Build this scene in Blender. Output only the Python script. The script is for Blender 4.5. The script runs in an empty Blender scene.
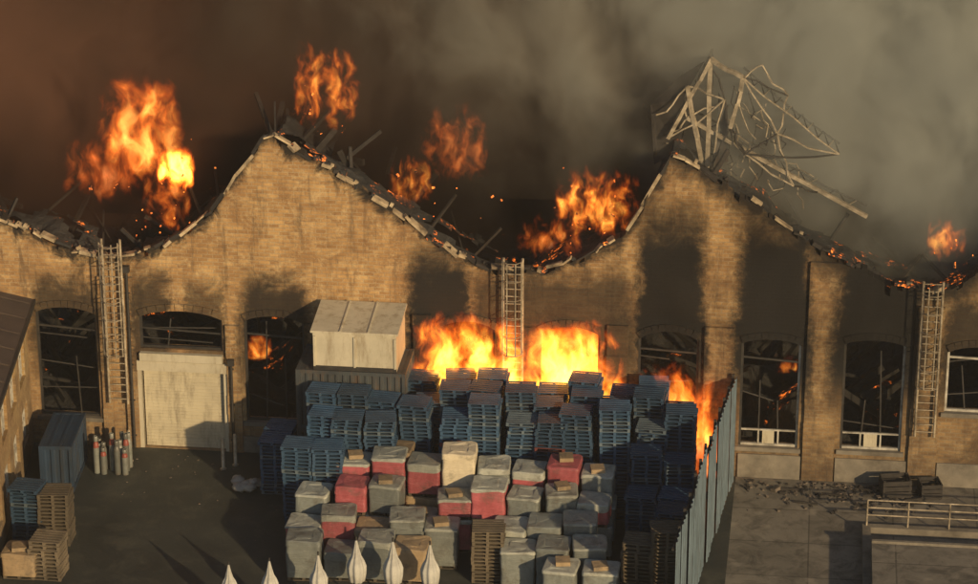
import bpy, math, random
from mathutils import Vector, Matrix, noise as mn
random.seed(7)
rad=math.radians
sc=bpy.context.scene
COL=sc.collection

# ------------------------------------------------------------------ node helpers
class NT:
    def __init__(s,name,disp=False):
        s.m=bpy.data.materials.new(name); s.m.use_nodes=True
        s.t=s.m.node_tree; s.t.nodes.clear()
        s.out=s.t.nodes.new('ShaderNodeOutputMaterial')
    def n(s,typ,props=None,**inp):
        nd=s.t.nodes.new(typ)
        for k,v in (props or {}).items(): setattr(nd,k,v)
        for k,v in inp.items():
            s.set(nd.inputs[k.replace('_',' ')],v)
        return nd
    def set(s,sock,v):
        if isinstance(v,bpy.types.NodeSocket): s.t.links.new(v,sock)
        elif isinstance(v,tuple) and sock.type=='RGBA' and len(v)==3: sock.default_value=(*v,1)
        else: sock.default_value=v
    def math(s,op,a,b=None,c=None,clamp=False):
        nd=s.t.nodes.new('ShaderNodeMath'); nd.operation=op; nd.use_clamp=clamp
        s.set(nd.inputs[0],a)
        if b is not None: s.set(nd.inputs[1],b)
        if c is not None: s.set(nd.inputs[2],c)
        return nd.outputs[0]
    def vm(s,op,a,b):
        nd=s.t.nodes.new('ShaderNodeVectorMath'); nd.operation=op
        s.set(nd.inputs[0],a); s.set(nd.inputs[1],b); return nd.outputs[0]
    def mr(s,v,a,b,c=0.0,d=1.0,smooth=False):
        nd=s.t.nodes.new('ShaderNodeMapRange')
        if smooth: nd.interpolation_type='SMOOTHSTEP'
        for i,x in enumerate((v,a,b,c,d)): s.set(nd.inputs[i],x)
        return nd.outputs[0]
    def mix(s,f,a,b,blend='MIX'):
        nd=s.t.nodes.new('ShaderNodeMix'); nd.data_type='RGBA'; nd.blend_type=blend
        s.set(nd.inputs[0],f); s.set(nd.inputs[6],a); s.set(nd.inputs[7],b); return nd.outputs[2]
    def ramp(s,f,stops):
        nd=s.t.nodes.new('ShaderNodeValToRGB'); e=nd.color_ramp.elements
        while len(e)<len(stops): e.new(.5)
        for i,(p,c) in enumerate(stops): e[i].position=p; e[i].color=(*c,1)
        s.set(nd.inputs[0],f); return nd.outputs[0]
    def obj(s): return s.n('ShaderNodeTexCoord').outputs['Object']
    def noise(s,vec,scale,detail=3,rough=.55,dist=0.,out=0):
        return s.n('ShaderNodeTexNoise',Vector=vec,Scale=scale,Detail=detail,Roughness=rough,Distortion=dist).outputs[out]
    def bsdf(s,col,rough=.8,metal=0.,bump=None,bs=.3,bd=.03,emis=None,es=0.):
        b=s.n('ShaderNodeBsdfPrincipled'); s.set(b.inputs['Base Color'],col); s.set(b.inputs['Roughness'],rough); s.set(b.inputs['Metallic'],metal)
        if bump is not None:
            bp=s.n('ShaderNodeBump',Height=bump,Strength=bs,Distance=bd); s.t.links.new(bp.outputs[0],b.inputs['Normal'])
        if emis is not None:
            s.set(b.inputs['Emission Color'],emis); s.set(b.inputs['Emission Strength'],es); s.m.cycles.emission_sampling='NONE'
        s.t.links.new(b.outputs[0],s.out.inputs['Surface']); return s.m

def simple(name,c1,c2,scale=2.,rough=.8,metal=0.,bs=.3,rand=0.,dirt=None,dk=.8):
    t=NT(name); v=t.obj(); n=t.noise(v,scale,6,.65); f=t.mr(n,.3,.7)
    col=t.mix(f,c1,c2)
    if rand:
        oi=t.n('ShaderNodeObjectInfo').outputs['Random']
        k=t.mr(oi,0.,1.,1-rand,1+rand)
        col=t.vm('MULTIPLY',col,t.n('ShaderNodeCombineXYZ',X=k,Y=k,Z=k).outputs[0])
    if dirt:
        n2=t.noise(v,scale*.35,5,.7); col=t.mix(t.mr(n2,.45,.7,0.,dk),col,dirt)
    return t.bsdf(col,rough,metal,bump=t.noise(v,scale*4,5,.6),bs=bs)

# ------------------------------------------------------------------ mesh builder
class MB:
    def __init__(s): s.v=[];s.f=[];s.m=[];s.sm=[]
    def add(s,vs,fs,mi=0,sm=False):
        o=len(s.v); s.v+= [tuple(x) for x in vs]
        for f in fs: s.f.append([i+o for i in f]); s.m.append(mi); s.sm.append(sm)
    def box(s,c,d,rot=None,mi=0):
        c=Vector(c); vs=[]
        for x in(-.5,.5):
            for y in(-.5,.5):
                for z in(-.5,.5):
                    p=Vector((x*d[0],y*d[1],z*d[2]))
                    if rot is not None: p=rot@p
                    vs.append(c+p)
        s.add(vs,[(0,1,3,2),(4,6,7,5),(0,4,5,1),(2,3,7,6),(0,2,6,4),(1,5,7,3)],mi)
    def bb(s,x0,x1,y0,y1,z0,z1,mi=0): s.box(((x0+x1)/2,(y0+y1)/2,(z0+z1)/2),(x1-x0,y1-y0,z1-z0),None,mi)
    def beam(s,p,q,w,h=None,mi=0,up=Vector((0,0,1))):
        h=h or w; p=Vector(p);q=Vector(q);d=q-p;L=d.length
        if L<1e-5:return
        z=d/L
        if abs(z.dot(up))>.98: up=Vector((0,1,0))
        x=z.cross(up).normalized();y=z.cross(x)
        R=Matrix((x,y,z)).transposed(); s.box((p+q)/2,(w,h,L),R,mi)
    def tube(s,p,q,r,n=8,r2=None,mi=0,cap=True):
        r2=r if r2 is None else r2; p=Vector(p);q=Vector(q);z=(q-p).normalized()
        up=Vector((0,0,1)) if abs(z.z)<.9 else Vector((1,0,0))
        x=z.cross(up).normalized();y=z.cross(x); vs=[]
        for c,rr in((p,r),(q,r2)):
            for i in range(n):
                a=2*math.pi*i/n; vs.append(c+x*math.cos(a)*rr+y*math.sin(a)*rr)
        fs=[(i,(i+1)%n,n+(i+1)%n,n+i) for i in range(n)]
        s.add(vs,fs,mi,True)
        if cap: s.add(vs,[tuple(range(n))[::-1],tuple(range(n,2*n))],mi)
    def lathe(s,prof,n=20,c=(0,0,0),mi=0,pleat=0,pn=8):
        vs=[];c=Vector(c)
        for r,z in prof:
            for i in range(n):
                a=2*math.pi*i/n; rr=r*(1+pleat*math.cos(a*pn)); vs.append(c+Vector((rr*math.cos(a),rr*math.sin(a),z)))
        fs=[]
        for k in range(len(prof)-1):
            for i in range(n): j=(i+1)%n; fs.append((k*n+i,k*n+j,(k+1)*n+j,(k+1)*n+i))
        s.add(vs,fs,mi,True)
    def build(s,name,mats,parent=None,loc=None,rz=0.):
        me=s.mesh(name,mats); return place(name,me,parent,loc,rz)
    def mesh(s,name,mats):
        me=bpy.data.meshes.new(name); me.from_pydata(s.v,[],s.f)
        for m in mats: me.materials.append(m)
        me.polygons.foreach_set('material_index',s.m); me.polygons.foreach_set('use_smooth',s.sm); me.update(); return me
def place(name,me,parent=None,loc=None,rz=0.):
    o=bpy.data.objects.new(name,me); COL.objects.link(o)
    if loc is not None:o.location=loc
    o.rotation_euler=(0,0,rz)
    if parent:o.parent=parent
    return o
def empty(name,loc=(0,0,0)):
    e=bpy.data.objects.new(name,None); e.location=loc; COL.objects.link(e); return e

# ------------------------------------------------------------------ facade data
ROOF=[(-34,9.4),(-26,8.0),(-22.5,10.5),(-18.85,9.23),(-17.51,8.75),(-16.55,8.26),(-15.2,7.91),(-13.83,8.01),(-12.84,8.34),(-11.45,9.14),(-10.45,10.07),(-9.64,11.31),(-8.32,13.15),(-7.13,12.41),(-5.44,11.48),(-3.75,10.35),(-2.24,9.21),(-.34,8.16),(.42,7.99),(2.12,8.07),(3.81,8.87),(5.11,9.73),(6.02,11.36),(6.8,12.84),(7.84,12.34),(9.34,11.5),(10.86,10.38),(12.37,9.45),(13.89,8.64),(15.02,8.17),(16.32,7.95),(17.23,8.07),(18.22,8.71),(20.5,10.4),(23,12.9),(28,10.2),(32,8.1)]
def roofz(x):
    for (a,za),(b,zb) in zip(ROOF,ROOF[1:]):
        if a<=x<=b: return za+(zb-za)*(x-a)/(b-a)
    return 8.
OPEN=[ # x0,x1,z0,z1(crown),rise
 (-17.7,-15.3,1.2,5.8,.25),(-13.6,-10.35,4.25,5.85,.3),(-13.6,-10.35,0.03,3.65,0),(-9.5,-7.15,1.35,5.8,.25),
 (-1.95,.3,1.5,5.95,.35),(1.9,4.25,1.5,5.9,.3),(5.7,8.0,1.5,5.9,.35),(9.6,11.85,1.3,5.75,.2),(13.45,15.75,1.35,5.9,.2),(17.3,19.6,3.1,5.8,.25),(-23.5,-21,1.2,5.8,.25)]

# ------------------------------------------------------------------ materials
def brick_mat(name,axis,soot=(),c1=(.49,.31,.13),c2=(.29,.17,.07),mort=(.38,.29,.17)):
    t=NT(name); v=t.obj(); sp=t.n('ShaderNodeSeparateXYZ',Vector=v).outputs
    X=sp[0] if axis=='x' else sp[1]; Z=sp[2]
    bv=t.n('ShaderNodeCombineXYZ',X=X,Y=Z,Z=0.).outputs[0]
    br=t.n('ShaderNodeTexBrick',Vector=bv,Color1=c1,Color2=c2,Mortar=mort,Scale=1.,Mortar_Size=.018,Bias=0.,Brick_Width=.40,Row_Height=.15)
    big=t.noise(v,.45,6,.75,.6); col=t.mix(t.mr(big,.40,.62,0.,.7),br.outputs[0],(.19,.10,.04))
    pale=t.noise(v,1.3,7,.85,.3); col=t.mix(t.mr(pale,.51,.64,0.,.65),col,(.54,.40,.21))
    st=t.noise(t.vm('MULTIPLY',v,(.6,.6,2.5)),1.,6,.8); col=t.mix(t.mr(st,.52,.66,0.,.45),col,(.12,.065,.03))
    vs=t.noise(t.vm('MULTIPLY',v,(2.4,2.4,.35)),1.,6,.75,.4); col=t.mix(t.mr(vs,.52,.68,0.,.65),col,(.08,.05,.03))
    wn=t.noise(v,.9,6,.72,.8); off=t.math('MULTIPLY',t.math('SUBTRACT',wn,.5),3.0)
    off2=t.math('ADD',t.math('MULTIPLY',off,.40),t.math('MULTIPLY',t.math('SUBTRACT',t.noise(v,4.,5,.8),.5),.8))
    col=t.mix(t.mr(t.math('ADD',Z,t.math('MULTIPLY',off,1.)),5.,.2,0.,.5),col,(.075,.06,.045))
    tot=None
    for xc,hw,za,zb,k in soot:
        dx=t.math('ABSOLUTE',t.math('SUBTRACT',t.math('ADD',X,off2),xc))
        if hw>1.: dx=t.math('ADD',dx,t.mr(Z,za,zb,0.,.3*hw))
        a=t.mr(dx,hw*1.55,hw*.95,0.,1.,True)
        b=t.mr(t.math('ADD',Z,off),zb+.8,za+(zb-za)*.66,0.,k,True)
        c=t.mr(Z,za-3.8,za-.8,0.,1.,True)
        r=t.math('MULTIPLY',t.math('MULTIPLY',a,b),c)
        tot=r if tot is None else t.math('MAXIMUM',tot,r)
    if tot is not None:
        fc=t.n('ShaderNodeFloatCurve'); cm=fc.mapping; cv=cm.curves[0]
        P=[((x+34)/66,z/15) for x,z in ROOF]
        cv.points[0].location=P[0]; cv.points[1].location=P[-1]
        for p in P[1:-1]: cv.points.new(*p)
        for p in cv.points: p.handle_type='VECTOR'
        cm.update(); t.set(fc.inputs['Value'],t.math('DIVIDE',t.math('ADD',X,34.),66.))
        d=t.math('SUBTRACT',t.math('MULTIPLY',fc.outputs[0],15.),Z)
        right=t.mr(X,3.,11.,.25,1.5)
        rs=t.mr(t.math('ADD',d,t.math('MULTIPLY',off,.8)),t.math('ADD',.15,right),-.1,0.,.95,True)
        tot=t.math('MAXIMUM',tot,rs)
        gen=t.math('MULTIPLY',t.mr(X,-4.,1.5,0.,.4,True),t.mr(t.math('ADD',Z,off),9.5,6.5,0.,1.,True))
        tot=t.math('MAXIMUM',tot,t.math('MULTIPLY',gen,t.mr(big,.35,.6,.2,1.)))
        col=t.mix(t.math('POWER',tot,.68),col,(.005,.0045,.004))
    h=t.math('ADD',br.outputs[1],t.math('MULTIPLY',t.noise(v,9.,4,.6),-1.2))
    return t.bsdf(col,.9,bump=t.math('MULTIPLY',h,-1.),bs=.6,bd=.03)
SOOT=[(-1.9,1.1,5.4,8.9,1.),(.5,.9,5.6,8.0,.8),(3.1,2.2,5.7,8.2,.8),(6.9,1.15,5.6,11.2,1.),(10.75,1.25,5.4,11.4,1.),(14.7,1.5,5.5,10.8,1.),(-8.3,1.15,5.5,7.2,.9),(-13.1,.6,5.6,7.1,.8),(-11,.6,5.6,6.8,.6),(-16.5,1.2,5.6,6.8,.8),(18.4,1.2,5.6,7.8,.9)]
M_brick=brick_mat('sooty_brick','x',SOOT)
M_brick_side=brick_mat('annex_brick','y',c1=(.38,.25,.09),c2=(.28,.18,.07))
M_trim=simple('pale_coping',(.55,.45,.30),(.26,.19,.11),3.,.8,dirt=(.03,.025,.02),dk=1.)
M_steel=simple('pale_painted_steel',(.50,.43,.32),(.22,.18,.12),4.,.5,.2,dirt=(.05,.04,.03))
M_white=simple('white_frame_paint',(.5,.48,.42),(.28,.27,.23),3.,.5,dirt=(.08,.07,.06))
M_dark=simple('charred_timber',(.012,.011,.010),(.035,.03,.027),3.,.85)
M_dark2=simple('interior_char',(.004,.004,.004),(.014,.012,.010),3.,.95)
M_darkf=simple('dark_frame',(.02,.02,.02),(.05,.045,.04),3.,.6,.3)
M_plinth=simple('concrete_plinth',(.22,.195,.155),(.12,.11,.09),1.6,.9,dirt=(.045,.038,.03))
def ember_mat(name,lo,hi,k_,c=1.,sc2=3.):
    t=NT(name); v=t.obj()
    n=t.noise(v,1.3,6,.7); col=t.mix(t.mr(n,.3,.7),(.010*c,.011*c,.012*c),(.04*c,.04*c,.04*c))
    e=t.noise(v,.55,4,.6,.5); e2=t.noise(v,sc2,5,.75)
    k=t.math('MULTIPLY',t.mr(e,lo,hi),t.mr(e2,.54,.66)); 
    return t.bsdf(col,.8,bump=t.noise(v,2.5,6,.7),bs=1.,bd=.2,emis=(1.,.20,.02),es=t.math('MULTIPLY',k,k_))
M_ember=ember_mat('charred_roofing',.55,.68,4.5,1.,4.)
M_ember2=ember_mat('burnt_debris_pile',.62,.74,3.,.35)
M_ember3=ember_mat('smouldering_coping',.44,.60,5.,1.,5.)
t=NT('hot_ember'); v=t.obj(); M_hot=t.bsdf((.02,.01,.008),.9,emis=t.mix(t.noise(v,3.,2),(1.,.10,.01),(1.,.35,.05)),es=t.mr(t.noise(v,5.,2),.4,.65,.0,3.))
def ground_mat():
    t=NT('old_asphalt'); v=t.obj()
    n=t.noise(v,.35,6,.65); col=t.mix(t.mr(n,.35,.65),(.016,.021,.020),(.038,.042,.035))
    n2=t.noise(v,.7,6,.75,.4); col=t.mix(t.mr(n2,.50,.66,0.,.75),col,(.066,.066,.050))
    n3=t.noise(v,14.,3,.6); col=t.mix(t.mr(n3,.3,.8,0.,.4),col,(.018,.018,.018))
    return t.bsdf(col,t.mr(n,.3,.7,.6,.9),bump=t.noise(v,8.,5,.7),bs=.4,bd=.03)
M_ground=ground_mat()
def slab_mat():
    t=NT('worn_concrete'); v=t.obj()
    n=t.noise(v,.4,6,.7,.3); col=t.mix(t.mr(n,.3,.7),(.12,.11,.09),(.21,.19,.155))
    n2=t.noise(v,1.1,6,.75,.8); col=t.mix(t.mr(n2,.46,.66,0.,.8),col,(.055,.05,.042))
    br=t.n('ShaderNodeTexBrick',Vector=v,Color1=(1.,1.,1.),Color2=(.78,.78,.78),Mortar=(.35,.35,.35),Scale=1.,Mortar_Size=.03,Brick_Width=3.1,Row_Height=2.7)
    br.offset=0.
    col=t.mix(.8,col,br.outputs[0],'MULTIPLY')
    n3=t.noise(v,.9,3,.5); col=t.mix(t.mr(n3,.62,.72,0.,.6),col,(.28,.25,.20))
    return t.bsdf(col,.85,bump=t.noise(v,6.,5,.7),bs=.4,bd=.03)
M_slab=slab_mat()
def corr_mat(name,c1,c2,rust=(.12,.07,.04),rough=.5):
    t=NT(name); v=t.obj(); n=t.noise(v,.8,5,.7); col=t.mix(t.mr(n,.3,.7),c1,c2)
    n2=t.noise(t.vm('MULTIPLY',v,(2.5,2.5,.5)),1.,6,.75); col=t.mix(t.mr(n2,.50,.68,0.,.75),col,rust)
    return t.bsdf(col,rough,.1,bump=t.noise(v,3.,4,.6),bs=.3)
M_fence=corr_mat('galvanised_sheet',(.13,.18,.22),(.085,.125,.155),(.045,.05,.055))
M_cont=corr_mat('dark_grey_container_paint',(.06,.07,.075),(.035,.04,.045))
M_blue=corr_mat('blue_container_paint',(.022,.045,.085),(.015,.028,.048),(.03,.03,.03))
M_cream=corr_mat('cream_panel',(.52,.48,.37),(.40,.37,.28),(.24,.19,.12))
M_door=corr_mat('cream_shutter',(.56,.51,.37),(.42,.38,.28),(.18,.15,.11))
def plastic(name,c1,c2,r=.55,rand=.35):
    return simple(name,c1,c2,1.3,r,0.,.25,rand=rand,dirt=tuple(x*.4 for x in c2))
M_pal=plastic('slate_blue_plastic',(.040,.088,.155),(.018,.046,.092))
M_pal2=plastic('faded_plastic',(.11,.15,.18),(.07,.095,.12))
M_palr=plastic('reddish_plastic',(.24,.070,.06),(.14,.04,.04))
M_wood=plastic('weathered_pallet_wood',(.15,.12,.08),(.08,.065,.045),.85)
def wrap(name,c1,c2,r=.4):
    t=NT(name); v=t.obj(); oi=t.n('ShaderNodeObjectInfo').outputs['Random']
    v2=t.vm('ADD',v,t.n('ShaderNodeCombineXYZ',X=t.math('MULTIPLY',oi,37.),Y=0.,Z=0.).outputs[0])
    n=t.noise(t.vm('MULTIPLY',v2,(2.2,2.2,1.)),1.2,6,.7,.6); col=t.mix(t.mr(n,.35,.68),c1,c2)
    n2=t.noise(v2,1.4,6,.75); col=t.mix(t.mr(n2,.5,.66,0.,.65),col,(.09,.08,.065))
    k=t.mr(oi,0.,1.,.6,1.2); col=t.vm('MULTIPLY',col,t.n('ShaderNodeCombineXYZ',X=k,Y=k,Z=k).outputs[0])
    b=t.noise(t.vm('MULTIPLY',v2,(1.,1.,5.)),2.,5,.7,.8)
    return t.bsdf(col,r,bump=b,bs=.6,bd=.05)
M_wpink=wrap('pink_shrink_wrap',(.40,.105,.12),(.27,.062,.07))
M_wgrey=wrap('grey_shrink_wrap',(.20,.22,.205),(.13,.145,.14))
M_wtan=wrap('tan_cartons',(.33,.24,.14),(.22,.16,.09),.7)
M_wcream=wrap('cream_cartons',(.52,.46,.33),(.42,.37,.27),.7)
M_top=wrap('pale_top_sheet',(.36,.37,.32),(.23,.245,.22))
M_gas=simple('gas_cylinder_paint',(.12,.14,.13),(.20,.20,.18),2.,.45,.1,rand=.4,dirt=(.08,.05,.03))
M_gas2=simple('gas_cylinder_collar_paint',(.25,.06,.04),(.16,.04,.03),2.,.5)
M_brass=simple('brass_valve',(.35,.24,.08),(.2,.14,.05),5.,.4,.8)
M_canvas=simple('white_canvas',(.46,.46,.42),(.34,.34,.32),3.,.8,dirt=(.2,.19,.17))
M_roofd=simple('brown_bitumen_roof',(.045,.030,.024),(.07,.05,.038),1.,.9)
M_bag=simple('pale_sacks',(.34,.33,.30),(.2,.19,.17),2.,.7)
M_rubble=simple('rubble_pieces',(.16,.13,.10),(.05,.042,.036),2.,.9)

# ------------------------------------------------------------------ ground
g=MB(); g.add([(-1500,-1500,0),(1500,-1500,0),(1500,1500,0),(-1500,1500,0)],[(0,1,2,3)]); g.build('ground',[M_ground])
g=MB(); g.add([(9.3,-30,.004),(45,-30,.004),(45,-.05,.004),(9.55,-.05,.004)],[(0,1,2,3)]); g.build('concrete_yard',[M_slab])

# ------------------------------------------------------------------ warehouse
WH=empty('brick_warehouse')
def facade():
    cu=bpy.data.curves.new('f','CURVE'); cu.dimensions='2D'; cu.fill_mode='BOTH'; cu.extrude=.25
    def spl(pts):
        s=cu.splines.new('POLY'); s.points.add(len(pts)-1); s.use_cyclic_u=True
        for p,(x,z) in zip(s.points,pts): p.co=(x,z,0,1)
    top=[]
    x=-34.; k=0
    while x<=32.001:
        j=mn.noise(Vector((x*2.1,0,3)))*.16+ (random.choice((0,.13,.0,-.16)) if random.random()<.55 else 0)
        if x>7 and random.random()<.12: j-=.3
        top.append((x,roofz(x)+j)); top.append((x+.2,roofz(x+.2)+j)); x+=.22
    spl([(-34,-.1)]+top+[(32.2,-.1)])
    for x0,x1,z0,z1,r in OPEN:
        if r:
            pts=[(x0,z0),(x1,z0)]; n=10
            for i in range(n+1):
                u=i/n; pts.append((x1+(x0-x1)*u, z1-r+r*math.sin(math.pi*u)**.7 if 0<u<1 else z1-r))
        else: pts=[(x0,z0),(x1,z0),(x1,z1),(x0,z1)]
        spl(pts)
    o=bpy.data.objects.new('tmp',cu); COL.objects.link(o)
    dg=bpy.context.evaluated_depsgraph_get(); me=bpy.data.meshes.new_from_object(o.evaluated_get(dg))
    R=Matrix.Rotation(rad(90),4,'X'); me.transform(Matrix.Translation((0,.25,0))@R)
    bpy.data.objects.remove(o); me.materials.clear(); me.materials.append(M_brick)
    for p in me.polygons:p.use_smooth=False
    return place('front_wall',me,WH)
facade()
b=MB()
for x0,x1,zt in [(-10.2,-9.65,5.4),(-7.0,-6.4,5.6),(-15.15,-14.75,7.2),(-14.2,-13.75,7.2),(4.5,5.3,6.1),(8.2,9.3,6.2),(12.05,13.25,9.0),(16.05,17.1,7.4),(-2.9,-2.2,6.2)]:
    z=0.05
    while z<zt:
        h=min(.8,zt-z); w=mn.noise(Vector((x0,z,1)))*.03
        b.bb(x0+w,x1+w,-.16+w,-.002,z,z+h-.002); z+=h
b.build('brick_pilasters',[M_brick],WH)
b=MB()
for x0,x1,z0,z1,r in OPEN:
    if r and z0>1:
        n=9
        for i in range(n):
            u0=i/n;u1=(i+.93)/n
            f=lambda u:(x0+(x1-x0)*u, z1-r+r*math.sin(math.pi*u)**.7 if 0<u<1 else z1-r)
            p=f(u0);q=f(u1); b.beam((p[0],-.03,p[1]+.17),(q[0],-.03,q[1]+.17),.08,.28)
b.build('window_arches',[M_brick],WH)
b=MB()
for x0,x1,z0,z1,r in OPEN:
    if z0>1 and z0<4: b.bb(x0-.12,x1+.12,-.12,.1,z0-.16,z0+.005)
for x0,x1 in [(9.6,12.0),(13.3,16.0),(17.15,22)]: b.bb(x0,x1,-.08,-.003,.02,1.0)
b.bb(-10.1,-6.3,-.06,-.003,.02,.7)
b.build('sills_and_plinth',[M_plinth],WH)
b=MB(); x=-33.
while x<31:
    L=random.uniform(.15,.7); z0=roofz(x);z1=roofz(x+L)
    pr=.85 if x<1 else (.8 if x<6.8 else .4)
    if random.random()<pr:
        dz=random.uniform(-.07,.09); tl=random.uniform(-.14,.14)
        mi=0 if random.random()<(.7 if x<6.8 else .3) else random.choice((1,1,2))
        b.beam((x,.12+random.uniform(-.08,.08),z0+.08+dz+tl*.5),(x+L*.99,.12+random.uniform(-.08,.08),z1+.08+dz-tl*.5),random.uniform(.2,.42),random.uniform(.05,.15),mi)
    for k in range(2):
        if random.random()<.4:
            s=random.uniform(.05,.18); b.box((x+random.uniform(0,L),.1,z0+.1),(s,s,s*1.2),Matrix.Rotation(random.uniform(0,3),3,'Y'),random.choice((0,1,2,2)))
    x+=L
b.build('coping',[M_trim,M_dark,M_ember3],WH)
b=MB(); z=.04
while z<3.3:
    b.bb(-13.55,-10.4,.17,.22,z,z+.11,0); b.bb(-13.55,-10.4,.19,.23,z+.11,z+.14,0); z+=.14
b.bb(-13.75,-10.2,-.12,.12,3.35,3.75,1)
b.bb(-13.78,-13.6,-.06,.2,0.02,3.35,1); b.bb(-10.35,-10.17,-.06,.2,0.02,3.35,1)
b.bb(-13.6,-10.35,-.22,-.005,3.8,4.12,1)
b.bb(-12.6,-11.4,.155,.168,.3,.42,1)
b.build('roller_shutter_door',[M_door,M_cream],WH)
b=MB()
for i,(x0,x1,z0,z1,r) in enumerate(OPEN):
    if i==2: continue
    m=0 if i in(7,8,9) else 1
    t=.09
    b.bb(x0,x0+t,.12,.22,z0,z1-r,1 if i!=9 else 0); b.bb(x1-t,x1,.12,.22,z0,z1-r,m); b.bb(x0+t,x1-t,.12,.22,z0,z0+t,m)
    if i in(4,5): continue
    tr=z0+(z1-z0)*(.82 if i!=1 else .5)
    if i not in (8,): b.beam((x0+t,.17,tr),(x1-t,.17,tr-random.uniform(0,.25)),.07,.07,1 if i in(7,) else m)
    for k in (1,2):
        xm=x0+(x1-x0)*k/3
        if random.random()<.75: b.beam((xm,.17,z0+t),(xm+random.uniform(-.2,.2),.17+random.uniform(-.1,.2),z0+(z1-z0)*random.uniform(.4,.95)),.05,.05,1)
    for k in range(3):
        zz=z0+(z1-z0)*(k+1)/4
        if random.random()<.7: b.beam((x0+t,.17,zz),(x0+(x1-x0)*random.uniform(.35,1),.17+random.uniform(0,.4),zz+random.uniform(-.5,.2)),.045,.045,1)
    if i in(7,8):
        b.bb(x0+t,x1-t,.13,.21,z0+.62,z0+.68,0)
        for k in (1,2): xm=x0+(x1-x0)*k/3; b.bb(xm-.03,xm+.03,.135,.205,z0+t,z0+.62,0)
        b.bb(x0+.9,x1-.9,.15,.18,z0+t,z0+.62,2)
b.build('window_frames',[M_white,M_darkf,M_cream],WH)
b=MB()
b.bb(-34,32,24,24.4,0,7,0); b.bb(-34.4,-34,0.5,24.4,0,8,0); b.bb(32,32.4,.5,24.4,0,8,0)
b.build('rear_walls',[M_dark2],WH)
def heap(name,x0,x1,y0,y1,step,fn,mat,parent,drop=None):
    nx=int((x1-x0)/step);ny=int((y1-y0)/step);b=MB();vs=[];fs=[]
    for j in range(ny+1):
        for i in range(nx+1):
            x=x0+i*step;y=y0+j*step; vs.append((x,y,fn(x,y)))
    for j in range(ny):
        for i in range(nx):
            a=j*(nx+1)+i; x=x0+(i+.5)*step;y=y0+(j+.5)*step
            if drop and drop(x,y): continue
            fs.append((a,a+1,a+nx+2,a+nx+1))
    b.add(vs,fs); return b.build(name,[mat],parent)
def nz(x,y,s,k=0): return mn.fractal(Vector((x*s,y*s,k)),.9,2.2,5)
heap('burnt_debris',-33,31,.6,23,.45,lambda x,y: .05+max(0,1.0+nz(x,y,.35,4)*1.6)*min(1,(y-.5)/2.5),M_ember2,WH)
b=MB()
for i in range(110):
    x=random.uniform(-20,21);y=random.uniform(2.0,12); a=random.uniform(-1,1);L=random.uniform(2,6)
    p=Vector((x,y,random.uniform(.3,1.5))); q=p+Vector((math.cos(a*3)*L*.6,math.sin(a*2)*L*.4,random.uniform(.3,1)*L*.6))
    q.z=min(q.z,roofz(max(-33,min(31,q.x)))-1.2)
    b.beam(p,q,random.uniform(.08,.2),random.uniform(.1,.3))
b.build('fallen_rafters',[M_dark2],WH)
def deckz(x,y):
    return roofz(x)-.35+nz(x,y,.5,1)*.5*min(1,y/1.5)-max(0,y-2)*.1
def dropf(x,y):
    lim=3.0+2.4*mn.noise(Vector((x*.5,0,9)))+ (6 if -14<x<-6.5 else 0)
    if y>lim: return True
    return y>1.0 and mn.fractal(Vector((x*.6,y*.6,2)),1,2,4)>.3
heap('charred_roof_deck',-33,31,.5,10,.25,deckz,M_ember,WH,dropf)
b=MB()
for i in range(85):
    x=random.uniform(-20,20);y=random.uniform(.8,5)
    if random.random()<.4: x=random.uniform(-14,-6)
    z=roofz(x)-.3
    q=(x+random.uniform(-1.8,1.8),y+random.uniform(0,2.5),z+random.uniform(-1.4,.9))
    b.beam((x,y,z-.6),q,random.uniform(.06,.16),random.uniform(.08,.25))
b.build('burnt_rafter_stubs',[M_dark],WH)
b=MB()
for xc,zc,sx,sz,n in ((-13.2,10.3,1.2,1.4,16),(-6.4,13.6,.6,.8,8),(-2.4,10.9,1.2,.8,12),(3.8,9.8,.8,.7,22),(17.2,9.2,.4,.4,8),(-12.6,8.8,.6,.5,12)):
    for i in range(n):
        s=random.uniform(.015,.05)*(1.8 if random.random()<.12 else 1)
        b.box((random.gauss(xc,sx),random.uniform(1.0,2.2),random.gauss(zc,sz)),(s*random.uniform(.6,3),s,s*random.uniform(.6,2)),Matrix.Rotation(random.uniform(0,3),3,'Y'))
b.build('burning_embers',[M_hot])

# caged roof ladders
def ladder(x,z0,z1):
    b=MB(); w=.36
    for sx in(-w,w): b.tube((x+sx,-.35,z0),(x+sx,-.35,z1),.05,8)
    z=z0+.2
    while z<z1-.1: b.tube((x-w,-.35,z),(x+w,-.35,z),.022,6); z+=.3
    zs=z0+2.2 if z1-z0>4 else z0; zz=zs; P=[(w,-.35),(w*1.0,-.75),(w*.45,-.98),(-w*.45,-.98),(-w*1.0,-.75),(-w,-.35)]
    while zz<=z1+.01:
        for a,c in zip(P,P[1:]): b.beam((x+a[0],a[1],zz),(x+c[0],c[1],zz),.05,.02)
        zz+=.75
    for a in P[1:5]: b.beam((x+a[0],a[1],zs),(x+a[0],a[1],z1),.045,.02)
    z=z0+.5
    while z<min(z1,roofz(x)): 
        for sx in(-w,w): b.beam((x+sx,-.35,z),(x+sx,-.01,z),.05,.03)
        z+=1.4
    return b.build('caged_roof_ladder',[M_steel])
ladder(-14.47,2.0,8.85); ladder(.95,2.8,8.75); ladder(16.6,2.2,8.5)
for x,zt in((-13.95,7.6),(-10.0,3.9)):
    b=MB(); b.tube((x,-.24,.1),(x,-.24,zt),.055,10); b.box((x,-.22,zt),(.24,.2,.25))
    z=.6
    while z<zt: b.box((x,-.13,z),(.18,.2,.05)); z+=1.5
    b.build('downpipe',[M_darkf])

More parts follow.
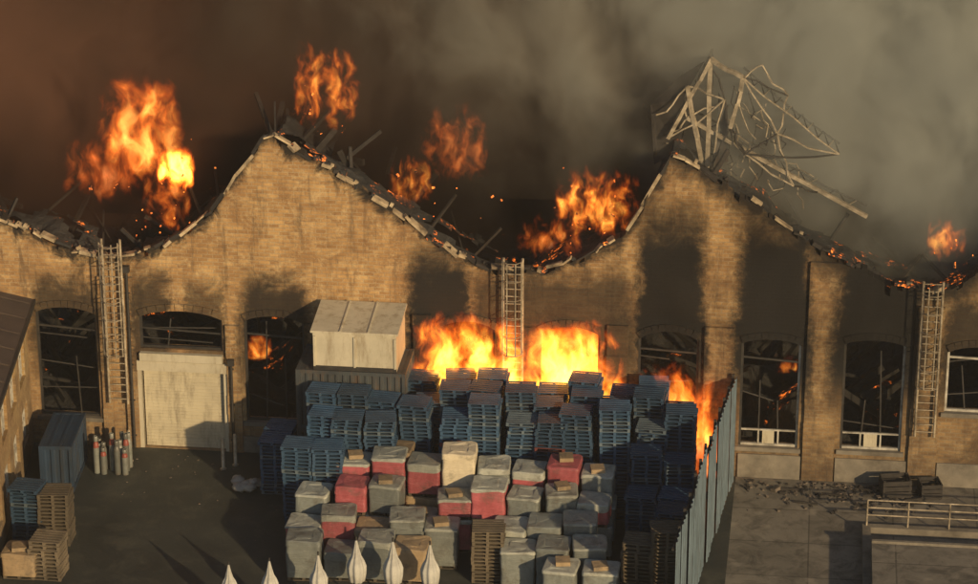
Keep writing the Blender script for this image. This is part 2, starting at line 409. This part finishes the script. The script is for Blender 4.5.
# ------------------------------------------------------------------ left annex
AX=empty('brick_annex')
b=MB()
A=Vector((-18.05,-.02,0));B=Vector((-16.3,-13.0,0)); d=(B-A).normalized(); nrm=Vector((-d.y,d.x,0)); nrm=nrm if nrm.x>0 else -nrm
L=(B-A).length
def P(u,z,o=0): q=A+d*u+nrm*o; return (q.x,q.y,z)
wins=[(1.2+i*2.5,2.7+i*2.5) for i in range(5)]
def panel(u0,u1,z0,z1):
    vs=[P(u0,z0),P(u1,z0),P(u1,z1),P(u0,z1),P(u0,z0,-.35),P(u1,z0,-.35),P(u1,z1,-.35),P(u0,z1,-.35)]
    b.add(vs,[(0,1,2,3),(7,6,5,4),(0,4,5,1),(3,2,6,7),(1,5,6,2),(0,3,7,4)])
u=0
for w0,w1 in wins:
    panel(u,w0,0,5.9); 
    for za,zb in((0,.9),(2.4,3.4),(5.1,5.9)): panel(w0,w1,za,zb)
    u=w1
panel(u,L,0,5.9)
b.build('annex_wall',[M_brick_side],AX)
b=MB()
for w0,w1 in wins:
    for za,zb in((.9,2.4),(3.4,5.1)):
        for f in (0.02,.34,.66,.98): uu=w0+(w1-w0)*f; b.beam(P(uu,za,-.15),P(uu,zb,-.15),.06)
        for f in(.03,.5,.97): zz=za+(zb-za)*f; b.beam(P(w0,zz,-.15),P(w1,zz,-.15),.05)
b.build('annex_window_frames',[M_white],AX)
b=MB()
b.add([P(0,5.95,.3),P(L,5.95,.3),(B.x-8,B.y,7.6),(A.x-8,A.y,7.6),P(0,6.1,.3),P(L,6.1,.3),(B.x-8,B.y,7.75),(A.x-8,A.y,7.75)],[(0,1,2,3),(4,7,6,5),(0,4,5,1),(1,5,6,2),(2,6,7,3),(0,3,7,4)])
for i in range(9):
    uu=.6+i*1.5; q=A+d*uu; b.beam(P(uu,6.16,.25),(q.x-7.8,q.y,7.76),.06,.06)
b.build('annex_roof',[M_roofd],AX)
b=MB(); b.beam(P(0,6.02,.36),P(L,6.02,.36),.10,.16); b.bb(-27,-19,-12.5,-.5,0,5.8); 
b.build('annex_gutter_and_core',[M_darkf],AX)

# ------------------------------------------------------------------ corrugated fence
def corr(b,p,q,z0,z1,amp=.04,pitch=.3,mi=0):
    p=Vector((p[0],p[1],0));q=Vector((q[0],q[1],0));d=(q-p);L=d.length;d/=L;n=Vector((-d.y,d.x,0))
    prof=[(0,0),(.3,0),(.45,1),(.85,1),(1,0)];pts=[]
    N=int(L/pitch)
    for i in range(N):
        for a,o in prof[:-1]: pts.append(p+d*((i+a)*L/N)+n*amp*o)
    pts.append(q); vs=[];fs=[]
    for w in pts: vs+= [(w.x,w.y,z0),(w.x,w.y,z1)]
    for i in range(len(pts)-1): fs.append((2*i,2*i+2,2*i+3,2*i+1))
    b.add(vs,fs,mi)
b=MB(); fp=Vector((9.42,-.35,0));fq=Vector((7.95,-14.5,0)); n=12
for i in range(n):
    a=fp.lerp(fq,i/n);c=fp.lerp(fq,(i+1)/n-.002); h=4.6+random.uniform(-.25,.12); o=random.uniform(-.06,.06)
    corr(b,(a.x+o,a.y),(c.x+o+random.uniform(-.05,.05),c.y),.03,h,.045,.36)
    b.beam((a.x-.09,a.y,0),(a.x-.09,a.y,h+.05),.1,.1,1)
for z in(.5,2.3,4.1): b.beam((fp.x-.12,fp.y,z),(fq.x-.12,fq.y,z),.08,.06,1)
b.build('corrugated_fence',[M_fence,M_darkf])

# ------------------------------------------------------------------ containers + cabin
def container(name,x0,x1,y0,y1,h,mat,rz=0):
    w=x1-x0;dp=y1-y0;b=MB(); X=w/2;Y=dp/2
    corr(b,(-X+.1,-Y+.03),(X-.1,-Y+.03),.12,h-.12,.05,.28); corr(b,(X-.03,-Y+.1),(X-.03,Y-.1),.12,h-.12,.05,.28)
    corr(b,(X-.1,Y-.03),(-X+.1,Y-.03),.12,h-.12,.05,.28); corr(b,(-X+.03,Y-.1),(-X+.03,-Y+.1),.12,h-.12,.05,.28)
    for sx in(-1,1):
        for sy in(-1,1): b.box((sx*(X-.06),sy*(Y-.06),h/2),(.13,.13,h))
    for z in(.07,h-.07):
        for sy in(-1,1): b.box((0,sy*(Y-.06),z),(w-.26,.12,.14))
        for sx in(-1,1): b.box((sx*(X-.06),0,z),(.12,dp-.26,.14))
    b.box((0,0,h-.05),(w-.2,dp-.2,.05))
    i=-X+.4
    while i<X-.3: b.box((i,0,h-.01),(.1,dp-.3,.03)); i+=.4
    return b.build(name,[mat],None,((x0+x1)/2,(y0+y1)/2,0),rz)
container('grey_storage_container',-7.0,-2.85,-2.75,-.3,2.42,M_cont)
o=container('grey_storage_container',-7.0,-2.85,-2.75,-.3,2.42,M_cont); o.location.z=2.43
container('blue_storage_container',-16.75,-15.5,-4.3,-1.2,1.9,M_blue,rad(4))
b=MB()
w,dp,hf,hb=3.15,2.3,1.5,1.75; X=w/2;Y=dp/2
b.add([(-X,-Y,0),(X,-Y,0),(X,Y,0),(-X,Y,0),(-X,-Y,hf),(X,-Y,hf),(X,Y,hb),(-X,Y,hb)],[(0,1,5,4),(1,2,6,5),(2,3,7,6),(3,0,4,7),(0,3,2,1)])
b.add([(-X-.08,-Y-.1,hf+.01),(X+.08,-Y-.1,hf+.01),(X+.08,Y+.08,hb+.01),(-X-.08,Y+.08,hb+.01),(-X-.08,-Y-.1,hf+.09),(X+.08,-Y-.1,hf+.09),(X+.08,Y+.08,hb+.09),(-X-.08,Y+.08,hb+.09)],[(0,3,2,1),(4,5,6,7),(0,1,5,4),(1,2,6,5),(2,3,7,6),(3,0,4,7)],1)
for i in range(1,3): xx=-X+w*i/3; b.beam((xx,-Y-.1,hf+.11),(xx,Y+.08,hb+.11),.05,.04,1)
b.box((0,-Y-.02,.08),(w,.05,.16),None,2); b.box((0,-Y-.02,hf-.06),(w,.05,.12),None,1)
for sx in(-1,0,1): b.box((sx*(X-.05),-Y-.02,hf/2),(.08,.06,hf-.28),None,1)
b.build('cream_site_cabin',[M_cream,M_cream,M_darkf],None,(-4.75,-1.52,4.87))

# ------------------------------------------------------------------ pallets
def pallet(b,z,dx,dy,r,mi=0):
    R=Matrix.Rotation(r,3,'Z')
    def bx(c,d): q=R@Vector(c); b.box((q.x+dx,q.y+dy,q.z+z),d,R,mi)
    for i in range(6): bx((0,-.46+i*.184,.135),(1.12,.12,.022))
    for sx in(-.51,0,.51): bx((sx,0,.075),(.10,1.04,.098))
    for sy in(-.46,0,.46): bx((0,sy,.013),(1.12,.10,.022))
def pstack(n,seed,mats):
    random.seed(seed); b=MB(); lx=ly=0; tx=random.uniform(-.008,.008);ty=random.uniform(-.008,.004)
    for i in range(n):
        lx+=random.uniform(-.014,.014)+tx; ly+=random.uniform(-.012,.012)+ty
        k=.06 if i>n-3 else .02
        pallet(b,i*.15,lx+random.uniform(-k,k),ly+random.uniform(-k,k),random.uniform(-k,k)*1.5,1 if random.random()<.13 else 0)
    return b.mesh('pallet_stack',mats)
var=[pstack(n,i,[M_pal,M_pal2]) for i,n in enumerate((27,28,25,30,27,29))]
mix=[pstack(n,i+20,[M_pal,M_palr]) for i,n in enumerate((26,27))]
mid=[pstack(n,i+40,[M_pal,M_pal2]) for i,n in enumerate((20,22,15))]
woods=[pstack(n,i+60,[M_wood,M_pal2]) for i,n in enumerate((10,14))]
random.seed(3)
def ps(me,x,y,rz=None,z=0):
    return place('pallet_stack',me,None,(x,y,z),rad(random.uniform(-5,5)) if rz is None else rz)
for i in range(9):
    x=-2.1+i*1.21
    for j,y in enumerate((-1.35,-2.55,-3.75)):
        if i==8 and j==0: continue
        me=random.choice(var)
        if random.random()<.12: me=random.choice(mix)
        ps(me,x+random.uniform(-.07,.07)-j*.02,y+random.uniform(-.07,.07))
for i in range(3):
    for j,y in enumerate((-3.45,-4.6)):
        ps(random.choice(var[1:4:2] if j==0 else var),-5.75+i*1.2+random.uniform(-.04,.04),y)
for x,y,m in ((-6.3,-5.8,mid[1]),(-5.2,-5.85,mid[1]),(7.6,-4.95,mid[0]),(6.45,-5.0,mid[1]),(7.55,-6.15,mid[2]),(6.3,-6.2,mid[2]),(-7.75,-3.05,mid[2]),(-7.7,-1.9,mid[2]),(-16.0,-8.1,mid[2]),(-15.0,-8.2,woods[1]),(7.5,-7.4,mid[2]),(6.4,-8.7,woods[0]),(1.05,-9.35,woods[1]),(7.35,-8.7,woods[1])):
    ps(m,x,y)

# ------------------------------------------------------------------ wrapped loads
def load(seed,h,kind):
    random.seed(seed); b=MB(); pallet(b,0,0,0,0,2)
    n=40; hw=.60; hd=.56
    def ring(z,sx,sy,j,e=11.):
        r=[]
        for i in range(n):
            a=2*math.pi*(i+.5)/n; c,s=math.cos(a),math.sin(a)
            x=math.copysign(abs(c)**(2/e),c);y=math.copysign(abs(s)**(2/e),s)
            k=1+j*mn.noise(Vector((x*2.2+seed*3,y*2.2,z*2.5)))
            r.append((x*sx*k,y*sy*k,z))
        return r
    def stackrings(rs,mi):
        vs=[p for r in rs for p in r];fs=[]
        for k in range(len(rs)-1):
            for i in range(n): j=(i+1)%n; fs.append((k*n+i,k*n+j,(k+1)*n+j,(k+1)*n+i))
        b.add(vs,fs,mi,False); b.add(rs[-1],[tuple(range(n))],mi,False)
    zs=[.15]+[.15+(h-.2)*k/9 for k in range(1,10)]
    stackrings([ring(z,hw,hd,.05) for z in zs],0)
    drop=random.uniform(.05,.26)
    rs=[]
    for z,g in((h-drop,1.05),(h-drop*.5,1.04),(h-.02,1.03),(h+.01,.98)):
        rr=ring(z,hw*g,hd*g,.05)
        if z==h-drop: rr=[(x,y,zz+.10*mn.noise(Vector((x*4,y*4,seed)))) for x,y,zz in rr]
        if z>=h-.03: rr=[(x,y,zz+.06*mn.noise(Vector((x*1.5,y*1.5,seed+4)))) for x,y,zz in rr]
        rs.append(rr)
    rr=[(x,y,z+.08*mn.noise(Vector((x*3,y*3,seed+8)))) for x,y,z in ring(h+.015,hw*.55,hd*.55,.1)]; rs.append(rr); stackrings(rs,1)
    if kind!='c' and random.random()<.25:
        b.box((random.uniform(-.15,.15),random.uniform(-.15,.15),h+.10),(random.uniform(.5,.8),random.uniform(.4,.7),.15),Matrix.Rotation(random.uniform(-.3,.3),3,'Z'),3)
    mats={'p':[M_wpink,M_top],'r':[M_wpink,M_wpink],'g':[M_wgrey,M_top],'t':[M_wtan,M_wtan],'w':[M_top,M_top],'q':[M_wgrey,M_wgrey],'c':[M_wcream,M_wcream]}[kind]+[M_wood,M_wtan]
    return b.mesh('wrapped_pallet_load',mats)
LM={}
def wl(x,y,z,h,k,sc_=1.):
    s=random.randint(0,4); key=(s,round(h,1),k)
    st=random.getstate()
    if key not in LM: LM[key]=load(s,key[1],k)
    random.setstate(st)
    o=place('wrapped_pallet_load',LM[key],None,(x,y,z),rad(random.uniform(-7,7))+random.choice((0,0,math.pi)))
    o.scale=(sc_*random.uniform(.94,1.05),sc_*random.uniform(.95,1.07),1)
random.seed(11)
for i,k in enumerate('pppcgprg'):
    x=-4.3+i*1.29
    wl(x,-5.75,0,1.5,random.choice('gpt')); wl(x+random.uniform(-.05,.05),-5.75,1.53,[1.2,1.5,1.3,1.8,1.3,1.2,1.5,1.2][i],k)
for i,k in enumerate('rgtppggp'):
    x=-4.2+i*1.27
    wl(x,-7.1,0,1.3,random.choice('gpqt')); 
    if i not in(2,): wl(x+random.uniform(-.06,.06),-7.1,1.33,[1.1,1.2,.9,.8,1.3,1.0,1.2,.9][i],k)
for i,k in enumerate('ptggggqg'):
    x=-4.5+i*1.25
    if i==4: continue
    wl(x,-8.4,0,[1.9,1.4,1.9,1.6,1,1.7,1.9,2.1][i],k)
for i,k in enumerate('qgtwqgqg'):
    x=-4.3+i*1.27
    if i in(3,4): continue
    wl(x+.1,-9.7,0,[1.1,1.6,1.4,1.2,1,1.5,1.7,1.8][i],k)
for x,y,h,k in ((-5.6,-7.2,2.1,'g'),(-5.5,-9.9,1.6,'q'),(-5.7,-8.6,1.5,'p'),(-15.6,-10.9,1.0,'t'),(5.2,-11.0,1.5,'g'),(3.8,-11.0,1.5,'g'),(1.0,-8.0,1.3,'t'),(-2.9,-4.95,2.9,'t')):
    wl(x,y,0,h,k)
ps(woods[0],-14.6,-10.9)

# ------------------------------------------------------------------ small things
prof=[(.0,0),(.115,0),(.12,.03),(.12,1.12)]
cyl=MB(); cyl.lathe(prof,16); cyl.lathe([(.12,1.12),(.12,1.16),(.105,1.27),(.06,1.36),(.035,1.38),(.035,1.42)],16,mi=2); cyl.tube((0,0,1.42),(0,0,1.52),.02,8,mi=1); cyl.tube((-.05,0,1.5),(.05,0,1.5),.015,8,mi=1)
cyl.lathe([(.075,1.37),(.085,1.40),(.085,1.58),(.07,1.60)],12); cm=cyl.mesh('gas_cylinder',[M_gas,M_brass,M_gas]); cm2=cyl.mesh('gas_cylinder',[M_gas,M_brass,M_gas2])
random.seed(5)
for i in range(5):
    for j in range(3):
        if random.random()<.8:
            o=place('gas_cylinder',cm if random.random()<.7 else cm2,None,(-14.95+i*.29+random.uniform(-.05,.05),-2.5+j*.33+random.uniform(-.04,.04),0),random.uniform(0,6)); o.scale=(1,1,random.uniform(.65,1.))
um=MB(); um.tube((0,0,.08),(0,0,2.55),.03,8,mi=1); um.lathe([(.0,.1),(.3,.1),(.3,.02),(.0,.0)][::-1],20,mi=1)
um.lathe([(.17,.75),(.23,.80),(.27,1.1),(.28,1.4),(.22,1.62),(.14,1.8),(.12,1.9),(.07,2.15),(.012,2.5)],40,pleat=.12,pn=8)
umm=um.mesh('folded_patio_umbrella',[M_canvas,M_darkf])
for x,y,s in((-3.35,-11.6,.98),(-2.05,-11.65,1.),(-.75,-11.6,.97),(-4.55,-12.5,.9),(-6.2,-12.9,.85),(-7.6,-13.1,.8)):
    o=place('folded_patio_umbrella',umm,None,(x,y,0),random.random()); o.scale=(s*1.15,s*1.15,s)
for x,y in((-10.15,-1.6),(-9.75,-1.2),(-13.9,-1.3)):
    b=MB(); b.lathe([(.13,0),(.13,.03),(.07,.04),(.07,1.25),(.05,1.32),(0,1.34)],14); b.build('steel_bollard',[M_steel],None,(x,y,0))
def blob(b,c,r,seed,mi=0):
    n=12;m=7;vs=[];fs=[]
    for k in range(m+1):
        for i in range(n):
            ph=math.pi*k/m;a=2*math.pi*i/n; v=Vector((math.sin(ph)*math.cos(a),math.sin(ph)*math.sin(a),math.cos(ph)*.6))
            v*=r*(1+.5*mn.noise(v*2+Vector((seed,0,0)))); vs.append((c[0]+v.x,c[1]+v.y,max(0.01,c[2]+v.z)))
    for k in range(m):
        for i in range(n): j=(i+1)%n; fs.append((k*n+i,k*n+j,(k+1)*n+j,(k+1)*n+i))
    b.add(vs,fs,mi,True)
b=MB()
for i in range(9): blob(b,(random.uniform(-.6,.6),random.uniform(-.35,.35),.14+.1*(i%3)),random.uniform(.16,.3),i*7)
b.build('rubbish_sacks',[M_bag],None,(-8.7,-3.2,0))
b=MB()
for i in range(330):
    x=random.uniform(9.8,17) if random.random()<.6 else random.gauss(14.5,1.2); y=-.3-abs(random.gauss(0,1.0)); s=random.uniform(.03,.12)*(2 if random.random()<.06 else 1)
    b.box((x,y,s*.3),(s*random.uniform(.6,1.8),s,s*.6),Matrix.Rotation(random.uniform(0,3),3,'Z')@Matrix.Rotation(random.uniform(-.4,.4),3,'X'),random.randint(0,1))
for i in range(12):
    x=random.uniform(10,17);y=random.uniform(-2.2,-.5);a=random.uniform(-.6,.6);L=random.uniform(.4,1.4)
    b.beam((x,y,.06),(x+math.cos(a)*L,y+math.sin(a)*L,.1),.05,.08,1)
b.build('rubble',[M_rubble,M_dark])
b=MB()
for i in range(45):
    x=random.uniform(-15,-6); y=-.5-abs(random.gauss(0,3)); s=random.uniform(.02,.06)
    b.box((x,y,s*.3),(s*1.5,s,s*.5),Matrix.Rotation(random.uniform(0,3),3,'Z'),0)
b.build('yard_litter',[M_rubble])
for x,y,w,h in((15.6,-.95,1.1,.75),(16.9,-.9,.8,.6)):
    b=MB(); X=w/2
    b.box((0,0,.08),(w,.8,.06)); 
    for sy in(-1,1):
        for k in range(3): b.box((0,sy*.38,.2+k*h/3.4),(w,.04,h/4.2))
    for sx in(-1,1):
        for k in range(3): b.box((sx*(X-.02),0,.2+k*h/3.4),(.04,.7,h/4.2))
        for sy in(-1,1): b.box((sx*(X-.06),sy*.33,h/2),(.08,.08,h))
    b.build('scorched_crate',[M_dark],None,(x,y,0),.2)

# ------------------------------------------------------------------ right ramp wall + railing
b=MB()
b.bb(14.35,25,-4.45,-4.15,.01,.32,0); b.bb(14.35,14.65,-13,-4.452,.01,.32,0)
b.bb(14.652,25,-13,-6.6,.006,.75,1); b.bb(14.652,25,-6.6,-6.45,.006,.85,0); 
b.build('concrete_loading_ramp',[M_plinth,M_slab])
b=MB()
for i in range(7):
    x=14.5+i*1.5; b.tube((x,-4.3,.32),(x,-4.3,1.35),.035,8)
for z in(.75,1.05,1.35): b.tube((14.5,-4.3,z),(24.5,-4.3,z),.03,8)
b.build('tubular_railing',[M_steel])

# ------------------------------------------------------------------ collapsed roof truss
b=MB(); y0=2.4
N={1:(8.03,15.9),2:(6.5,12.8),3:(7.2,14.85),4:(6.05,13.7),5:(6.05,12.),6:(9.25,15.3),7:(8.85,13.3),8:(7.2,13.6),9:(14.1,9.9),10:(12.95,12.4),11:(9.45,12.35),12:(10.95,14.6),13:(9.95,15.8),14:(8.0,11.),15:(11.3,11.1),16:(10.6,13.1),17:(8.6,14.4),18:(12.2,10.9)}
def q(i,dy=0): x,z=N[i]; return Vector((x,y0+dy+.5*mn.noise(Vector((i*3.3,0,0))),z))
def bent(p,r,w,h,mi,k=.12):
    p=Vector(p);r=Vector(r);n=4;pts=[p]
    for i in range(1,n): u=i/n; pts.append(p.lerp(r,u)+Vector((random.uniform(-k,k),random.uniform(-k,k),random.uniform(-k,k)-k*.7*math.sin(math.pi*u))))
    pts.append(r)
    for a,c in zip(pts,pts[1:]): b.beam(a,c,w,h,mi)
heavy=[(8,9),(1,2),(1,14),(1,6),(6,7),(3,14)]
light=[(3,4),(4,5),(6,10),(10,11),(12,13),(13,6),(12,16),(6,16),(17,2),(17,7),(3,17),(8,17),(11,15),(16,15),(16,11),(7,11),(1,17),(10,16),(6,12),(8,2),(3,8),(7,14),(17,14),(15,18),(11,7)]
for i,(a,c) in enumerate(heavy): bent(q(a),q(c),.17,.14,0,.04)
for a,c in light: bent(q(a),q(c),.06,.055,0 if (a+c)%3 else 1,.10)
for a,c in heavy[:3]+[(6,10)]:
    p1=q(a,1.2);p2=q(c,1.2); bent(p1,p2,.07,.07,1); o1=q(a);o2=q(c)
    K=9
    for k in range(K):
        u=k/K; b.beam(o1.lerp(o2,u),p1.lerp(p2,u+.5/K),.035,.035,k%2)
        if random.random()<.7: b.beam(p1.lerp(p2,u+.5/K),o1.lerp(o2,u+1/K),.035,.035,1)
for i in range(40):
    x=random.uniform(6.2,11.5); z=random.uniform(11.8,15.2)-max(0,(x-8.5))*.5; L=random.uniform(.5,1.8);a=random.uniform(-2.4,-.3)
    bent((x,y0+random.uniform(-.2,1.3),z),(x+math.cos(a)*L,y0+random.uniform(-.2,1.3),z+math.sin(a)*L),.045,.03,random.choice((0,1,1)),.15)
for sv,m in (([(6.0,y0+.3,11.6),(7.0,y0+.2,12.3),(7.1,y0,14.5),(7.8,y0+.2,15.8),(6.9,y0+.5,15.1),(5.8,y0+.5,13.9)],1),([(8.3,y0+.3,11.6),(8.8,y0+.1,11.9),(8.7,y0+.3,14.0),(8.35,y0+.2,14.6)],2)):
    k=len(sv); b.add(sv,[tuple(range(k))],m)
b.build('collapsed_roof_truss',[M_steel,M_dark,M_cont])

# ------------------------------------------------------------------ flames (emissive gas volumes)
def flame(x,y,z,W,Dp,H,S=3.,seed=0.,sc_=1.2,bias=0.,red=0.,air=False):
    b=MB(); b.bb(-W/2,W/2,-Dp/2,Dp/2,0,H)
    t=NT('flame_gas'); v=t.obj(); sp=t.n('ShaderNodeSeparateXYZ',Vector=v).outputs
    sv=t.vm('ADD',v,(seed,seed*1.7,seed*.6))
    wv=t.noise(sv,sc_*.9,1,.5,0.,1); wv=t.vm('MULTIPLY',t.vm('SUBTRACT',wv,(.5,.5,.5)),(1.1/sc_,1.1/sc_,1.1/sc_))
    pv=t.vm('MULTIPLY',t.vm('ADD',sv,wv),(1.,1.,.5))
    n=t.noise(pv,sc_*1.5,4,.65)
    h=t.math('DIVIDE',sp[2],H)
    x2=t.math('POWER',t.math('ABSOLUTE',t.math('DIVIDE',sp[0],W/2)),2.); y2=t.math('POWER',t.math('ABSOLUTE',t.math('DIVIDE',sp[1],Dp/2)),2.)
    r2=t.math('ADD',x2,y2)
    g_=t.math('SUBTRACT',t.math('SUBTRACT',1.+bias,t.math('MULTIPLY',h,.9)),t.math('MULTIPLY',r2,.55))
    if air: g_=t.math('SUBTRACT',g_,t.mr(h,.45,0.,0.,1.5,True))
    f=t.math('ADD',t.math('MULTIPLY',g_,.9),t.math('MULTIPLY',t.math('SUBTRACT',n,.5),4.6 if air else 3.6))
    f=t.math('MULTIPLY',f,t.mr(h,1.,.6,0.,1.,True)); f=t.math('MULTIPLY',f,t.mr(x2,1.,.45,0.,1.,True)); 
    if air: f=t.math('MULTIPLY',f,t.mr(h,0.,.2,0.,1.,True))
    f=t.mr(f,.35,1.25)
    col=t.ramp(f,[(0,(.5,.03,.002)),(.3,(1.,.13,.008)),(.65,(1.,.30-.12*red,.025)),(1,(1.,.50-.25*red,.07))])
    st=t.math('MULTIPLY',t.math('POWER',f,1.6),S)
    e=t.n('ShaderNodeEmission',Color=col,Strength=st); t.t.links.new(e.outputs[0],t.out.inputs['Volume'])
    t.m.cycles.volume_step_rate=.6
    return b.build('flame',[t.m],None,(x,y,z))
flame(-.6,-.60,3.3,5.4,1.2,4.0,7.,1.,1.0,.34)
flame(3.1,1.1,1.6,3.8,1.5,4.9,4.5,5.,.9,.65)
flame(3.3,-.6,3.2,4.6,1.1,4.0,6.,31.,1.0,.34)
flame(7.2,-.7,1.6,3.6,1.3,4.2,5.,9.,1.0,.22,.3)
flame(8.45,-1.2,.6,1.9,.9,4.8,3.4,19.,.9,.15,1.)
flame(-9.1,1.0,3.6,1.2,.7,1.3,4.,13.,1.6,.1,.3)
flame(11.3,1.2,4.0,1.1,.7,1.0,2.5,17.,1.6,-.05,.3)
flame(-12.4,2.2,9.8,1.6,1.0,2.3,14.,21.,1.3,.75,0.,True)
flame(-13.9,2.8,9.0,3.8,1.5,6.6,3.8,23.,.9,.40,.5,True)
flame(-12.7,1.6,7.9,2.2,1.,4.2,2.8,24.,1.2,.2,.6,True)
flame(-15.4,2.4,8.6,3.6,1.4,4.0,1.8,44.,1.0,.25,.9,True)
flame(-6.5,2.6,11.9,3.0,1.2,5.0,3.2,27.,1.3,.22,.3,True)
flame(3.9,1.6,8.2,3.8,1.4,4.4,3.8,29.,1.6,.15,.2,True)
flame(2.2,1.4,7.7,3.0,1.2,2.6,2.0,52.,1.6,.1,.6,True)
flame(-1.6,2.6,9.8,3.2,1.2,5.0,1.2,33.,1.5,.16,.8,True)
flame(-3.2,1.8,9.4,2.0,1.,3.0,2.2,35.,1.6,.2,.3,True)
flame(17.1,1.8,8.1,1.8,1.,2.6,3.,37.,1.7,.2,.2,True)

# ------------------------------------------------------------------ smoke
def smoke():
    b=MB(); b.bb(-30,28,1.0,17,7.,27)
    t=NT('smoke_gas'); v=t.obj(); sp=t.n('ShaderNodeSeparateXYZ',Vector=v).outputs
    wv=t.noise(v,.16,1,.5,0.,1); wv=t.vm('MULTIPLY',t.vm('SUBTRACT',wv,(.5,.5,.5)),(5.,5.,5.))
    pv=t.vm('MULTIPLY',t.vm('ADD',v,wv),(1.,1.,.75))
    n=t.noise(pv,.28,4,.62)
    yr=t.mr(sp[1],1.,6.5,.05,1.,True)
    cl=t.mr(n,.38,.58,0.14,1.,True)
    den=t.math('MULTIPLY',t.math('MULTIPLY',cl,yr),1.05)
    xx=t.math('ADD',sp[0],t.math('MULTIPLY',t.math('SUBTRACT',n,.5),34.))
    f=t.mr(t.math('ADD',xx,t.math('MULTIPLY',t.math('SUBTRACT',sp[2],11.),.7)),-18.,18.)
    col=t.ramp(f,[(0,(.20,.105,.072)),(.3,(.075,.046,.034)),(.50,(.095,.074,.060)),(.68,(.26,.25,.22)),(1,(.44,.475,.45))])
    k=t.mr(t.math('ADD',sp[2],t.mr(sp[0],5.,13.,0.,3.5)),8.5,15.5,.22,1.,True)
    col=t.vm('MULTIPLY',col,t.n('ShaderNodeCombineXYZ',X=k,Y=k,Z=k).outputs[0])
    pvv=t.n('ShaderNodeVolumePrincipled'); t.set(pvv.inputs['Color'],col); t.set(pvv.inputs['Density'],den); t.set(pvv.inputs['Anisotropy'],-.4)
    t.t.links.new(pvv.outputs[0],t.out.inputs['Volume'])
    t.m.cycles.volume_step_rate=.6; t.m.cycles.volume_sampling='DISTANCE'
    b.build('smoke',[t.m])
    b=MB(); b.bb(4,19,-2.4,-.3,4.5,12.5)
    t=NT('thin_smoke_gas'); v=t.obj(); sp=t.n('ShaderNodeSeparateXYZ',Vector=v).outputs
    n=t.noise(t.vm('MULTIPLY',v,(1.,1.,.5)),.6,4,.62,.6)
    ex=t.math('MULTIPLY',t.mr(sp[0],4.,7.,0.,1.,True),t.mr(sp[2],4.5,7.,0.,1.,True)); ex=t.math('MULTIPLY',ex,t.mr(sp[2],12.5,10.5,0.,1.,True)); ex=t.math('MULTIPLY',ex,t.mr(sp[1],-2.4,-.8,0.,1.,True))
    den=t.math('MULTIPLY',t.math('MULTIPLY',t.mr(n,.44,.66,0.,1.,True),ex),.3)
    pvv=t.n('ShaderNodeVolumePrincipled'); t.set(pvv.inputs['Color'],(.03,.027,.023)); t.set(pvv.inputs['Density'],den)
    t.t.links.new(pvv.outputs[0],t.out.inputs['Volume']); t.m.cycles.volume_step_rate=.6; t.m.cycles.volume_sampling='DISTANCE'
    b.build('drifting_smoke',[t.m])
    b=MB(); b.bb(-60,60,-45,.9,.05,32)
    t=NT('yard_haze'); vsn=t.n('ShaderNodeVolumeScatter',Color=(.62,.60,.56),Density=.0009,Anisotropy=0.)
    t.t.links.new(vsn.outputs[0],t.out.inputs['Volume']); t.m.cycles.volume_sampling='DISTANCE'
    b.build('haze',[t.m])
smoke()

# ------------------------------------------------------------------ light, world, camera
EL,AZ=17.,38.
w=bpy.data.worlds.new('World'); sc.world=w; w.use_nodes=True; nt=w.node_tree
bg=nt.nodes['Background']; sk=nt.nodes.new('ShaderNodeTexSky'); sk.sky_type='NISHITA'; sk.sun_disc=False
sk.sun_elevation=rad(EL); sk.sun_rotation=rad(180-AZ); nt.links.new(sk.outputs[0],bg.inputs[0]); bg.inputs[1].default_value=.08
L=bpy.data.lights.new('sun','SUN'); L.energy=4.5; L.angle=rad(.8); L.color=(1.,.72,.39)
so=bpy.data.objects.new('sun',L); COL.objects.link(so); so.rotation_euler=(rad(90-EL),0,rad(AZ))
cd=bpy.data.cameras.new('camera'); cam=bpy.data.objects.new('camera',cd); COL.objects.link(cam)
cam.location=(11.5456,-101.3346,48.4067); cam.rotation_euler=(rad(68),0,rad(6.5)); cd.lens=106.9; cd.sensor_width=36; cd.clip_end=4000; cd.clip_start=1
sc.camera=cam
sc.view_settings.view_transform='Standard'; sc.view_settings.look='None'; sc.view_settings.exposure=0
